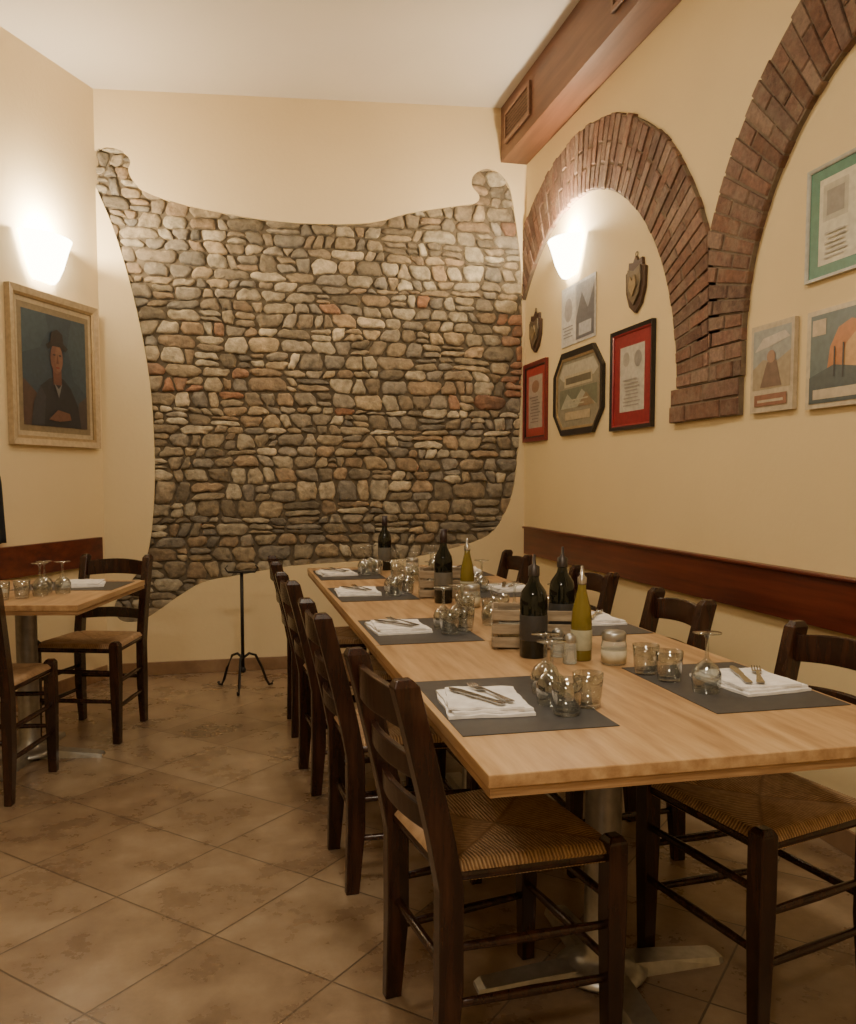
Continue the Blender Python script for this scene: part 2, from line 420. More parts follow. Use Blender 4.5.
pier(3.07, 3.62, 1.505, 1.66, 2); pier(3.06, 3.29, 1.66, 1.80, 2)
pier(.80, 1.20, 1.505, 1.80, 4)
obj('brick_arch_trim', mb.mesh('brick_arches', [M_brick, M_mortarb]))

# ------------------------------------------------------------------ beam with vents, rails, skirtings
e = empty('boxed_ceiling_beam', (1.9, 0, 3.38))
mb = MB(); x0, x1, z0 = 1.815, 2.0, 3.385
mb.add([(x0, -2.6, z0), (x1, -2.6, z0), (x0, YB, z0), (x1, YB, z0), (x0, -2.6, ceil_z(x0)), (x1, -2.6, ceil_z(x1)), (x0, YB, ceil_z(x0)), (x1, YB, ceil_z(x1))],
       [(0, 2, 3, 1), (4, 5, 7, 6), (0, 1, 5, 4), (2, 6, 7, 3), (0, 4, 6, 2), (1, 3, 7, 5)])
o = obj('beam_casing', mb.mesh('beam_casing', [M_beam]), (-1.9, 0, -3.38), parent=e)
M_dark = flat((.02, .012, .008), .7); M_vent = flat((.19, .10, .065), .5)
for k, (ya, yb) in enumerate(((5.08, 5.56), (3.45, 3.93), (1.8, 2.28))):
    mb = MB(); za, zb = 3.46, 3.66; xx = x0 - .006
    mb.box((xx + .004, (ya + yb) / 2, (za + zb) / 2), (.006, yb - ya - .04, zb - za - .04), 1)
    for c, d in (((xx - .004, (ya + yb) / 2, za + .012), (.014, yb - ya, .024)), ((xx - .004, (ya + yb) / 2, zb - .012), (.014, yb - ya, .024)),
                 ((xx - .004, ya + .012, (za + zb) / 2), (.0138, .024, zb - za)), ((xx - .004, yb - .012, (za + zb) / 2), (.0138, .024, zb - za))): mb.box(c, d)
    for i in range(7):
        mb.box((xx - .001, (ya + yb) / 2, za + .036 + i * .0215), (.012, yb - ya - .04, .005), 0, Matrix.Rotation(.6, 3, 'Y'))
    obj('vent_%d' % (k + 1), mb.mesh('vent', [M_vent, M_dark]), (-1.9, 0, -3.38), parent=e)
mb = MB(); mb.box((XR - .0155, 1.6, .828), (.029, 8.0, .175)); mb.box((XR - .022, 1.6, .922), (.042, 8.0, .014))
obj('trim_bench_rail', mb.mesh('rail_r', [M_rail]), bevel=.004)
def leftbox(name, s0, s1, z0, z1, t, m):
    mb = MB(); c = LC + LE * (s0 + s1) / 2 + LN * (t / 2 + .001)
    mb.box((c.x, c.y, (z0 + z1) / 2), (s1 - s0, t, z1 - z0), mat=Matrix(((-LE.x, -LN.x, 0), (-LE.y, -LN.y, 0), (0, 0, 1))))
    return obj(name, mb.mesh(name, [m]), bevel=.003)
leftbox('trim_rail_left', .06, 6, .725, .895, .028, M_rail)
leftbox('baseboard_left', .02, 6.9, 0, .085, .012, M_base)
mb = MB(); mb.box((XR - .0065, 1.5, .0425), (.012, 8.2, .085)); obj('baseboard_right', mb.mesh('bb', [M_base]), bevel=.003)
mb = MB(); mb.box((.62, YB - .0065, .0425), (2.72, .012, .085)); obj('baseboard_back', mb.mesh('bb', [M_base]), bevel=.003)

# ------------------------------------------------------------------ pictures
def MW(o, r, u, n):
    return Matrix(((r.x, u.x, n.x, o.x), (r.y, u.y, n.y, o.y), (r.z, u.z, n.z, o.z), (0, 0, 0, 1)))
UP = Vector((0, 0, 1))
def right_mw(ymax, z0): return MW(Vector((XR - .001, ymax, z0)), Vector((0, -1, 0)), UP, Vector((-1, 0, 0)))
def left_mw(smax, z0):
    o = LC + LE * smax + LN * .001; o.z = z0; return MW(o, -LE, UP, LN)
def picture(name, mw, w, h, frame, bd, shapes, outline=None, depth=.022, frame2=None, rough=.35):
    e = empty(name, mw=mw)
    fm = MB(); mats = [frame, frame2 or frame]
    if outline is None:
        outl = lambda d: [(d, d), (w - d, d), (w - d, h - d), (d, h - d)]
    else: outl = outline
    def ring(a, b, z, mi):
        P, Q = outl(a), outl(b); n = len(P)
        vs = [(x, y, 0) for x, y in P] + [(x, y, z) for x, y in P] + [(x, y, z * .8) for x, y in Q] + [(x, y, 0) for x, y in Q]
        fs = [(r * n + k, r * n + (k + 1) % n, (r + 1) * n + (k + 1) % n, (r + 1) * n + k) for r in range(3) for k in range(n)]
        fm.add(vs, fs, mi)
    if bd > 0:
        ring(0, bd * .7, depth, 0); ring(bd * .7, bd, depth * .75, 1)
    P = outl(max(bd - .002, 0)); zb = depth * .35 if bd > 0 else depth
    ms = {}; am = MB()
    def mid(c):
        if c not in ms: ms[c] = len(ms)
        return ms[c]
    am.prism(P, 0.001, zb, mid(shapes[0])); iw, ih = w - 2 * bd, h - 2 * bd
    for i, s in enumerate(shapes[1:]):
        z = zb + .0005 * (i + 1)
        T = lambda x, y: (bd + x * iw, bd + y * ih)
        if s[0] == 'r': pl = [T(s[1], s[2]), T(s[3], s[2]), T(s[3], s[4]), T(s[1], s[4])]; c = s[5]
        elif s[0] == 'p': pl = [T(*q) for q in s[1]]; c = s[2]
        else: pl = [T(s[1] + s[3] * math.cos(t * math.pi / 12), s[2] + s[4] * math.sin(t * math.pi / 12)) for t in range(24)]; c = s[5]
        am.add([(x, y, z) for x, y in pl], [tuple(range(len(pl)))], mid(c))
    obj('artwork', am.mesh('art', [flat(c, rough) for c in ms]), parent=e)
    if bd > 0: obj('frame', fm.mesh('frame', mats), parent=e)
    return e
def lines(x0, x1, y0, y1, n, c, rnd=.2, t=.35):
    r = []
    for i in range(n):
        y = y0 + (y1 - y0) * i / n; hh = (y1 - y0) / n * t
        r.append(('r', x0 + random.uniform(0, rnd) * (x1 - x0), y, x1 - random.uniform(0, rnd) * (x1 - x0), y + hh, c))
    return r
gold = flat((.34, .24, .12), .4, .3); goldlt = flat((.46, .36, .23), .5); blackf = flat((.015, .012, .012), .3)
teal = (.028, .050, .072); sk = (.15, .07, .05); drk = (.016, .018, .026)
picture('framed_portrait_painting', left_mw(.815, 1.44), .755, .845, goldlt, .05,
  [(.46, .38, .26), ('r', .035, .035, .965, .965, (.22, .17, .10)), ('r', .085, .08, .915, .92, teal),
   ('p', [(.085, .6), (.3, .66), (.42, .8), (.38, .92), (.085, .92)], (.04, .07, .092)), ('p', [(.915, .35), (.74, .45), (.66, .7), (.72, .92), (.915, .92)], (.036, .064, .086)),
   ('p', [(.085, .08), (.34, .08), (.25, .32), (.085, .42)], (.07, .04, .032)), ('p', [(.915, .08), (.78, .08), (.8, .28), (.915, .34)], (.055, .042, .042)),
   ('p', [(.17, .08), (.21, .26), (.30, .38), (.41, .44), (.48, .46), (.60, .45), (.70, .38), (.79, .25), (.83, .08)], drk),
   ('p', [(.17, .08), (.21, .26), (.30, .38), (.36, .3), (.33, .08)], (.032, .036, .046)),
   ('p', [(.46, .40), (.57, .40), (.57, .54), (.455, .54)], (.12, .05, .035)),
   ('e', .51, .60, .082, .115, sk), ('e', .535, .60, .05, .10, (.19, .095, .065)),
   ('p', [(.40, .66), (.46, .69), (.56, .69), (.63, .66), (.66, .69), (.60, .72), (.59, .79), (.52, .82), (.44, .79), (.43, .72), (.37, .69)], (.018, .014, .016)),
   ('p', [(.50, .56), (.535, .56), (.52, .64)], (.11, .045, .03)), ('e', .475, .625, .018, .007, (.03, .02, .02)), ('e', .55, .625, .018, .007, (.03, .02, .02)), ('e', .515, .53, .026, .007, (.17, .03, .025)),
   ('p', [(.465, .41), (.52, .30), (.565, .41), (.52, .37)], (.14, .14, .14)), ('p', [(.38, .13), (.5, .21), (.66, .19), (.68, .14), (.52, .12)], (.13, .062, .042))], depth=.035, frame2=gold, rough=.5)
W = (.50, .47, .40); RD = (.26, .02, .025)
picture('red_framed_certificate', right_mw(5.66, 1.505), .43, .525, flat((.17, .02, .02), .35), .035, [(.36, .05, .04), ('r', .14, .12, .86, .88, (.40, .34, .28)), ('e', .5, .72, .2, .09, (.28, .16, .1))] + lines(.22, .78, .2, .6, 9, (.2, .15, .13)), frame2=blackf)
picture('red_framed_certificate', right_mw(4.27, 1.505), .465, .515, blackf, .028, [RD, ('r', .17, .14, .83, .86, W), ('e', .34, .72, .09, .08, (.36, .33, .28)), ('e', .66, .70, .10, .09, (.30, .28, .25))] + lines(.26, .74, .2, .52, 8, (.31, .28, .25)), frame2=flat(RD, .35))
def octo(w, h, c):
    def f(d):
        return [(c, d), (w - c, d), (w - d, c), (w - d, h - c), (w - c, h - d), (c, h - d), (d, h - c), (d, c)]
    return f
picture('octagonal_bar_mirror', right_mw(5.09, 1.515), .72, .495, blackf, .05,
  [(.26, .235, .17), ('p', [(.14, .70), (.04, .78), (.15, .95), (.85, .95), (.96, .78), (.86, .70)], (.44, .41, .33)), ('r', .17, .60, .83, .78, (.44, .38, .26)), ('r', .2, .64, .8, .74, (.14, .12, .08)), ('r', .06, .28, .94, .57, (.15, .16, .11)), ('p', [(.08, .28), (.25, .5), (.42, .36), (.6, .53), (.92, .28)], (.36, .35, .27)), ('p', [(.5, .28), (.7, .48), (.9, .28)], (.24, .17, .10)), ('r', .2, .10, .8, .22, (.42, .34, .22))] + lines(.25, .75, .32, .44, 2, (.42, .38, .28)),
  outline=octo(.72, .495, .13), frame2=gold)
picture('pinned_paper_print', right_mw(5.0, 2.05), .50, .35, None, 0,
  [(.60, .58, .56), ('r', .03, .08, .42, .95, (.68, .67, .65)), ('e', .22, .6, .12, .2, (.42, .40, .40)), ('r', .46, .05, .97, .95, (.38, .39, .42)), ('p', [(.46, .4), (.62, .8), (.8, .5), (.97, .85), (.97, .05), (.46, .05)], (.16, .16, .18)), ('r', .55, .1, .9, .3, (.48, .48, .50))] + lines(.06, .38, .14, .36, 4, (.28, .28, .3)), depth=.006)
picture('vintage_travel_poster', right_mw(3.0, 1.505), .26, .33, None, 0,
  [(.50, .42, .30), ('r', .06, .26, .94, .94, (.32, .33, .31)), ('p', [(.06, .5), (.3, .6), (.6, .55), (.94, .66), (.94, .26), (.06, .26)], (.36, .29, .19)), ('p', [(.1, .70), (.5, .74), (.92, .80), (.8, .88), (.3, .84)], (.52, .47, .40)), ('p', [(.25, .28), (.4, .56), (.62, .58), (.75, .28)], (.20, .13, .09)), ('e', .5, .62, .10, .07, (.33, .2, .13)), ('r', .12, .07, .88, .2, (.28, .13, .08)), ('r', .2, .11, .8, .14, (.5, .42, .3))], depth=.018)
OR = (.46, .18, .06)
picture('vintage_travel_poster', right_mw(2.67, 1.495), .36, .335, None, 0,
  [(.54, .46, .33), ('r', .06, .05, .94, .95, (.12, .16, .16)), ('p', [(.3, .35), (.34, .6), (.45, .78), (.62, .84), (.8, .78), (.9, .6), (.9, .35)], OR), ('p', [(.5, .35), (.55, .6), (.7, .72), (.85, .6), (.86, .35)], (.55, .32, .14)), ('r', .09, .74, .28, .90, (.50, .40, .28)), ('p', [(.06, .32), (.4, .42), (.94, .33), (.94, .05), (.06, .05)], (.08, .10, .10)), ('r', .12, .09, .86, .19, (.52, .44, .32)), ('r', .4, .3, .42, .6, (.05, .05, .05)), ('r', .52, .28, .54, .62, (.05, .05, .05))], depth=.018)
GR = (.055, .20, .145)
picture('green_bordered_poster', right_mw(2.70, 1.935), .50, .385, flat((.5, .5, .45), .3), .012,
  [GR, ('r', .1, .10, .9, .90, (.56, .53, .42)), ('r', .14, .5, .4, .84, (.42, .39, .31)), ('r', .18, .55, .36, .78, (.25, .23, .2)), ('r', .5, .62, .85, .84, (.46, .44, .36)), ('r', .5, .3, .66, .55, (.35, .3, .24)), ('r', .7, .3, .85, .55, (.40, .25, .2))] + lines(.15, .42, .15, .42, 6, (.38, .35, .30)) + lines(.48, .85, .14, .26, 3, (.38, .35, .30)), depth=.014)
def crest(name, ymax, z0, w, h):
    mb = MB(); sh = [(.5, 0), (.8, .14), (.97, .4), (1, .75), (.86, .8), (.84, .93), (.62, .9), (.5, 1), (.38, .9), (.16, .93), (.14, .8), (0, .75), (.03, .4), (.2, .14)]
    mb.prism([(x * w, y * h) for x, y in sh], 0, .016, 0)
    mb.prism([(.5 * w + (x - .5) * w * .7, .47 * h + (y - .5) * h * .66) for x, y in [(.5, 0), (.85, .25), (1, .6), (.95, 1), (.5, .9), (.05, 1), (0, .6), (.15, .25)]], .016, .026, 1)
    mb.prism([(.5 * w + (x - .5) * w * .4, .47 * h + (y - .5) * h * .36) for x, y in [(.5, 0), (1, .5), (.8, 1), (.5, .75), (.2, 1), (0, .5)]], .026, .034, 2)
    mb.tube([(w * .5 + .012 * math.cos(t), h + .010 + .012 * math.sin(t), .008) for t in [i * math.pi / 4 for i in range(9)]], .003, 6, 1)
    obj(name, mb.mesh('crest', [flat((.07, .035, .02), .4), flat((.20, .16, .11), .35, .5), flat((.34, .26, .15), .4, .5)]), mw=right_mw(ymax, z0), bevel=.003)
crest('carved_shield_plaque', 5.56, 2.09, .22, .27); crest('carved_shield_plaque', 4.11, 2.08, .21, .28)

# ------------------------------------------------------------------ sconces
def sconce(mw, w=.34, h=.21, power=70):
    e = empty('wall_sconce', mw=mw); mb = MB(); n = 20
    prof = [(.40, 0), (.50, .02), (.68, h * .35), (.86, h * .75), (1, h)]
    vs = []
    for r, y in prof:
        for k in range(n + 1):
            a = math.pi * k / n; vs.append((w / 2 * r * math.cos(a), y, .012 + .13 * r * math.sin(a)))
    fs = [(i * (n + 1) + k, i * (n + 1) + k + 1, (i + 1) * (n + 1) + k + 1, (i + 1) * (n + 1) + k) for i in range(len(prof) - 1) for k in range(n)]
    fs.append(tuple(range(n, -1, -1))); mb.add(vs, fs, 0, True)
    o = obj('glass_shade', mb.mesh('shade', [M_lamp]), parent=e)
    s = o.modifiers.new('t', 'SOLIDIFY'); s.thickness = .004
    mb = MB(); mb.prism([(-.05, .03), (.05, .03), (.05, h * .8), (-.05, h * .8)], 0, .012); obj('wall_plate', mb.mesh('plate', [M_steel]), parent=e)
    l = bpy.data.lights.new('bulb', 'POINT'); l.energy = power; l.color = (1, .81, .56); l.shadow_soft_size = .03
    lo = bpy.data.objects.new('bulb', l); COL.objects.link(lo); lo.parent = e; lo.location = (0, h + .015, .08)
sconce(MW(LC + LE * .52 + LN * .001 + UP * 2.35, -LE, UP, LN), .38, .24)
sconce(MW(Vector((XR - .001, 4.84, 2.45)), Vector((0, -1, 0)), UP, Vector((-1, 0, 0))), power=60)

# ------------------------------------------------------------------ tables
def table(loc, sx, sy, rotz=0, px=0):
    e = empty('restaurant_table', loc, rotz); mb = MB()
    mb.box((0, 0, .738), (sx, sy, .024)); o = obj('tabletop', mb.mesh('tabletop', [M_oak]), parent=e, bevel=.002)
    mb = MB(); mb.box((0, 0, .7175), (sx - .006, sy - .006, .017)); obj('underlay', mb.mesh('underlay', [M_oakedge]), parent=e)
    mb = MB(); mb.lathe([(.0, .012), (.11, .012), (.115, .02), (.085, .034), (.055, .045), (.045, .06), (.045, .68), (.06, .69), (.12, .695), (.12, .708), (0, .708)], 28)
    for k in range(4):
        a = k * math.pi / 2; R = Matrix.Rotation(a, 3, 'Z'); L = .33
        vs = []
        for x, z in ((.0, .038), (L * .5, .03), (L * .95, .018), (L, .012)):
            hw = (.045 - .010 * x / L) * (.75 if x == L else 1)
            vs += [R @ Vector((x, -hw, 0)), R @ Vector((x, hw, 0)), R @ Vector((x, hw * .8, z)), R @ Vector((x, -hw * .8, z))]
        fs = [(i * 4 + j, i * 4 + (j + 1) % 4, i * 4 + 4 + (j + 1) % 4, i * 4 + 4 + j) for i in range(3) for j in range(4)] + [(3, 2, 1, 0), (12, 13, 14, 15)]
        mb.add(vs, fs)
    obj('pedestal', mb.mesh('pedestal', [M_steel]), (px, 0, 0), parent=e)
    return e
TX = .885
for i in range(3): table((TX, 1.36 + .5835 + i * 1.168, 0), .93, 1.165, 0, .015)
table((-.90, 4.12, 0), .80, .86, -math.radians(12))

# ------------------------------------------------------------------ chairs
def ylean(z): return -.185 if z < .42 else -.185 - .10 * ((z - .42) / .44) ** 1.15
mb = MB()
for sx in (-1, 1):
    path = []; secs = []
    for z in (0, .2, .42, .52, .62, .72, .80, .845, .86):
        k = .75 if z == 0 else (1 if z < .85 else .6)
        hx, hy = .019 * k, .027 * k; x = sx * (.165 + .004 * z)
        path.append((x, ylean(z) + (-.012 if z == 0 else 0), z)); secs.append([(-hx, -hy, 0), (hx, -hy, 0), (hx, hy, 0), (-hx, hy, 0)])
    mb.sweep(path, secs)
    mb.sweep([(sx * .20, .185, 0), (sx * .20, .185, .3), (sx * .20, .185, .475), (sx * .20, .185, .488)],
             [[(-h, -h, 0), (h, -h, 0), (h, h, 0), (-h, h, 0)] for h in (.017, .023, .023, .014)])
    for z in (.17, .29): mb.tube([(sx * .168, -.185, z), (sx * .184, 0, z), (sx * .20, .185, z)], [.009, .012, .009], 8)
    mb.tube([(sx * .168, -.185, .445), (sx * .20, .185, .445)], .014, 8)
for z in (.20, .34): mb.tube([(-.2, .185, z), (0, .185, z), (.2, .185, z)], [.009, .012, .009], 8)
mb.tube([(-.17, -.185, .24), (.17, -.185, .24)], .011, 8)
mb.tube([(-.2, .185, .445), (.2, .185, .445)], .014, 8); mb.tube([(-.17, -.185, .445), (.17, -.185, .445)], .014, 8)
for zc, hh, arch in ((.785, .036, .016), (.665, .024, .010), (.555, .024, .010)):
    path = []; secs = []
    for i in range(13):
        t = i / 12 * 2 - 1; x = t * .166; y = ylean(zc) - .028 * (1 - t * t); lift = arch * (1 - t * t)
        path.append((x, y, zc)); secs.append([(0, -.008, -hh + lift * .6), (0, .008, -hh + lift * .6), (0, .005, hh + lift), (0, -.011, hh + lift)])
    mb.sweep(path, secs)
ME_chair = mb.mesh('chair_frame', [M_walnut])
def seat_mesh():
    n = 28; vs = []; uvs = []; fs = []
    for j in range(n + 1):
        v = j / n * 2 - 1
        for i in range(n + 1):
            u = i / n * 2 - 1
            hw = .195 + .018 * v
            e_ = max(abs(u), abs(v)); edge = max(0, (e_ - .88) / .12)
            z = .018 * math.sqrt(max(0, 1 - edge * edge)) - .010 * (1 - e_) ** .7
            z += .003 * math.sin(min(1, abs(abs(u) - abs(v)) * 3) * math.pi / 2)
            vs.append((u * hw, v * .195, z)); uvs.append((u, v))
    for j in range(n):
        for i in range(n): a = j * (n + 1) + i; fs.append((a, a + 1, a + n + 2, a + n + 1))
    ring = [i for i in range(n + 1)] + [j * (n + 1) + n for j in range(1, n + 1)] + [n * (n + 1) + i for i in range(n - 1, -1, -1)] + [j * (n + 1) for j in range(n - 1, 0, -1)]
    b0 = len(vs)
    for r in ring: x, y, z = vs[r]; vs.append((x * .985, y * .985, -.022)); uvs.append((uvs[r][0] * 1.1, uvs[r][1] * 1.1))
    m = len(ring)
    for k in range(m): fs.append((ring[k], b0 + k, b0 + (k + 1) % m, ring[(k + 1) % m]))
    fs.append(tuple(b0 + k for k in range(m)))
    me = bpy.data.meshes.new('rush_seat'); me.from_pydata(vs, [], fs); me.materials.append(M_rush)
    uvl = me.uv_layers.new(name='UVMap')
    for p in me.polygons:
        p.use_smooth = len(p.vertices) == 4
        for li in p.loop_indices: uvl.data[li].uv = uvs[me.loops[li].vertex_index]
    me.update(); return me
ME_seat = seat_mesh()
def chair(x, y, face):
    e = empty('dining_chair', (x, y, 0), math.radians(face - 90))
    obj('frame', ME_chair, parent=e, bevel=.003); obj('rush_seat', ME_seat, (0, 0, .455), parent=e)
for x, y, a in ((.583, 1.835, 8), (.53, 2.68, 3), (.50, 3.52, 4), (.49, 4.30, 0),
                (1.277, 1.85, 190), (1.225, 2.66, 180), (1.275, 3.48, 183), (1.225, 4.38, 180),
                (-.67, 4.46, 252), (-.98, 3.72, 82)): chair(x, y, a)

# ------------------------------------------------------------------ table ware
TZ = .7503
mb = MB(); mb.prism([(-.165, -.23), (.165, -.23), (.165, .23), (-.165, .23)], 0, .0016); ME_matm = mb.mesh('placemat', [M_mat])
def napkin_mesh(sd):
    random.seed(sd); n = 16; vs = []; fs = []
    for L, (w, d, z0, z1, ra) in enumerate(((.092, .112, 0, .006, 0), (.086, .100, .0063, .0115, .06), (.080, .094, .0118, .0165, -.10))):
        b = len(vs)
        for zz in (z0, z1):
            for j in range(n + 1):
                for i in range(n + 1):
                    u, v = i / n * 2 - 1, j / n * 2 - 1
                    x = u * w * (1 + .06 * noise.noise((v * 1.6, sd, L))); y = v * d * (1 + .06 * noise.noise((u * 1.6, sd + 3, L)))
                    bz = 0 if zz == 0 else .0030 * noise.noise((u * 2.3, v * 2.3, sd))
                    vs.append((x * math.cos(ra) - y * math.sin(ra), x * math.sin(ra) + y * math.cos(ra), zz + bz))
        q = (n + 1) ** 2
        for j in range(n):
            for i in range(n):
                a = b + j * (n + 1) + i; fs.append((a, a + n + 1, a + n + 2, a + 1)); a += q; fs.append((a, a + 1, a + n + 2, a + n + 1))
        ring = [i for i in range(n + 1)] + [j * (n + 1) + n for j in range(1, n + 1)] + [n * (n + 1) + i for i in range(n - 1, -1, -1)] + [j * (n + 1) for j in range(n - 1, 0, -1)]
        for k in range(len(ring)):
            a, c = ring[k] + b, ring[(k + 1) % len(ring)] + b; fs.append((a, c, c + q, a + q))
    me = bpy.data.meshes.new('napkin'); me.from_pydata(vs, [], fs); me.materials.append(M_napkin); me.update(); return me
NAPS = [napkin_mesh(i) for i in range(3)]; random.seed(11)
def flatbar(mb, pts, th=.002):
    vs = []
    for x, w, z in pts: vs += [(x, -w, z), (x, w, z), (x, w, z + th), (x, -w, z + th)]
    fs = [(i * 4 + j, i * 4 + (j + 1) % 4, i * 4 + 4 + (j + 1) % 4, i * 4 + 4 + j) for i in range(len(pts) - 1) for j in range(4)]
    k = len(pts) * 4; fs += [(3, 2, 1, 0), (k - 4, k - 3, k - 2, k - 1)]; mb.add(vs, fs, 0, False)
mb = MB(); flatbar(mb, [(-.085, .008, 0), (-.075, .010, 0), (-.01, .004, .003), (.02, .0035, .004), (.035, .011, .001), (.05, .012, .0005)])
for yy in (-.0095, -.0032, .0032, .0095):
    mb.sweep([(.048, yy, .0015), (.068, yy, .002), (.085, yy, .006)], [[(0, -w, -.001), (0, w, -.001), (0, w, .001), (0, -w, .001)] for w in (.0021, .0018, .001)])
ME_fork = mb.mesh('fork', [M_cutlery]); mb = MB()
flatbar(mb, [(-.09, .007, 0), (-.08, .009, 0), (-.01, .007, .001), (0, .009, .001), (.06, .010, .001), (.082, .006, .001), (.09, .001, .001)], .0025)
ME_knife = mb.mesh('knife', [M_cutlery]); mb = MB()
mb.lathe([(0, .0), (.026, .0), (.028, .004), (.032, .045), (.034, .075), (.0325, .075), (.0305, .045), (.0265, .010), (0, .010)], 24)
ME_tumbler = mb.mesh('tumbler', [M_glass]); mb = MB()
mb.lathe([(.030, 0), (.0345, .025), (.034, .045), (.026, .062), (.010, .074), (.0045, .082), (.004, .125), (.008, .134), (.033, .139), (.033, .141), (0, .142)], 24)
mb.lathe([(0, .072), (.012, .068), (.024, .060), (.0325, .045), (.033, .025), (.0285, 0), (.030, 0)], 24)
ME_wine = mb.mesh('wineglass', [M_glass])
def tumbler(x, y): obj('water_tumbler', ME_tumbler, (x, y, TZ + .002))
def wineg(x, y): obj('wine_glass', ME_wine, (x, y, TZ + .002))
def setting(mx, my, nx, ny, side, rot=0.0, k=0, glasses=()):
    obj('placemat', ME_matm, (mx, my, TZ), (0, 0, random.uniform(-.02, .02)))
    obj('folded_napkin', NAPS[k % 3], (nx, ny, TZ + .0022), (0, 0, rot))
    a = rot + math.pi / 2 + (.5 if side < 0 else -.5)
    for off, me, nm, da in ((-.022, ME_fork, 'dinner_fork', -.12), (.02, ME_knife, 'table_knife', .06)):
        obj(nm, me, (nx - off * math.sin(a), ny + off * math.cos(a), TZ + .0226), (0, 0, a + da))
    for g in glasses: (tumbler if g[0] == 't' else wineg)(g[1], g[2])
LMX, RMX = .60, 1.172
setting(LMX, 1.81, .54, 1.80, -1, -.10, 0, (('t', .69, 1.68), ('w', .69, 1.77), ('t', .76, 1.73), ('w', .71, 1.86)))
setting(LMX, 2.76, .54, 2.79, -1, .05, 1, (('t', .685, 2.66), ('w', .69, 2.76), ('t', .75, 2.71), ('w', .755, 2.81)))
setting(LMX, 3.70, .54, 3.72, -1, -.05, 2, (('t', .685, 3.60), ('w', .69, 3.70), ('t', .75, 3.66), ('w', .755, 3.77)))
setting(LMX, 4.47, .54, 4.50, -1, .1, 0, (('t', .685, 4.40), ('w', .69, 4.50), ('t', .75, 4.45), ('w', .74, 4.60)))
setting(RMX, 1.845, 1.23, 1.84, 1, .1, 1, (('t', 1.055, 1.91), ('w', 1.085, 1.79), ('t', 1.035, 1.995)))
setting(RMX, 2.76, 1.23, 2.80, 1, .0, 2, (('t', 1.09, 2.86), ('w', 1.085, 2.74)))
setting(RMX, 3.68, 1.23, 3.70, 1, .1, 0, (('t', 1.09, 3.76), ('w', 1.085, 3.64)))
setting(RMX, 4.48, 1.23, 4.5, 1, -.1, 1, (('t', 1.09, 4.42), ('w', 1.085, 4.54)))
M_label = flat((.12, .11, .09), .6); M_cap = flat((.05, .04, .035), .4, .5)
mb = MB(); mb.lathe([(0, 0), (.034, 0), (.037, .004), (.037, .165), (.034, .19), (.018, .222), (.0145, .235), (.0135, .285), (.0155, .286), (.0155, .298), (0, .298)], 28)
mb.lathe([(.0373, .055), (.0376, .056), (.0376, .125), (.0373, .126)], 28, 1); mb.lathe([(.0146, .245), (.0158, .246), (.0160, .300), (0, .3005)], 20, 2)
ME_winebottle = mb.mesh('winebottle', [M_dkglass, M_label, flat((.03, .015, .015), .35)])
mb = MB(); mb.lathe([(0, 0), (.036, 0), (.039, .004), (.039, .16), (.035, .185), (.017, .212), (.0145, .222), (.0145, .25), (0, .25)], 28)
mb.lathe([(.0393, .05), (.0396, .051), (.0396, .12), (.0393, .121)], 28, 1)
mb.lathe([(.016, .23), (.016, .256), (.006, .262), (.004, .29), (0, .29)], 16, 2)
ME_vin = mb.mesh('vinegar', [M_dkglass, flat((.035, .032, .03), .5), M_cap])
mb = MB(); mb.lathe([(0, 0), (.027, 0), (.029, .004), (.029, .10), (.026, .14), (.015, .185), (.0115, .20), (.0115, .225), (0, .225)], 28)
mb.lathe([(.0292, .03), (.0296, .031), (.0296, .085), (.0292, .086)], 28, 1); mb.lathe([(.013, .212), (.013, .23), (.006, .237), (.0035, .262), (0, .262)], 16, 2)
ME_oil = mb.mesh('oil', [M_oil, flat((.40, .38, .26), .5), flat((.45, .43, .4), .25, .9)])
mb = MB(); mb.lathe([(0, 0), (.030, 0), (.033, .004), (.035, .05), (.031, .068), (.0, .068)], 24); mb.lathe([(.032, .066), (.033, .068), (.033, .084), (.028, .09), (0, .091)], 24, 1)
mb.lathe([(0, .005), (.0335, .005), (.0356, .04), (0, .041)], 24, 2)
ME_jar = mb.mesh('jar', [M_clearb, M_steel, flat((.55, .48, .33), .8)])
mb = MB(); mb.lathe([(0, 0), (.018, 0), (.02, .004), (.017, .05), (.016, .06), (0, .06)], 16); mb.lathe([(.0165, .058), (.0175, .06), (.016, .075), (.008, .082), (0, .083)], 16, 1)
ME_salt = mb.mesh('salt', [M_clearb, M_steel])
def put(n, me, x, y, z=TZ, r=0): obj(n, me, (x, y, z), (0, 0, r))
def crate(x, y, rz, L=.26, D=.15, H=.12):
    mb = MB()
    for sx in (-1, 1):
        for sy in (-1, 1): mb.box((sx * (L / 2 - .008), sy * (D / 2 - .008), H / 2), (.014, .014, H))
    for zc in (.022, .062, .102):
        for sy in (-1, 1): mb.box((0, sy * (D / 2 + .003), zc), (L, .006, .03))
        for sx in (-1, 1): mb.box((sx * (L / 2 + .001), 0, zc), (.006, D - .002, .03))
    for i in range(4): mb.box((0, -D / 2 + .024 + i * .034, .004), (L - .02, .028, .006))
    obj('wooden_condiment_crate', mb.mesh('crate', [M_crate]), (x, y, TZ), (0, 0, rz), bevel=.0015)
put('vinegar_bottle', ME_vin, .83, 2.27); put('olive_oil_bottle', ME_oil, .945, 2.20); put('cheese_jar', ME_jar, 1.01, 2.13)
put('salt_shaker', ME_salt, .895, 2.25); put('pepper_shaker', ME_salt, .895, 2.16)
crate(.895, 2.425, -.30)
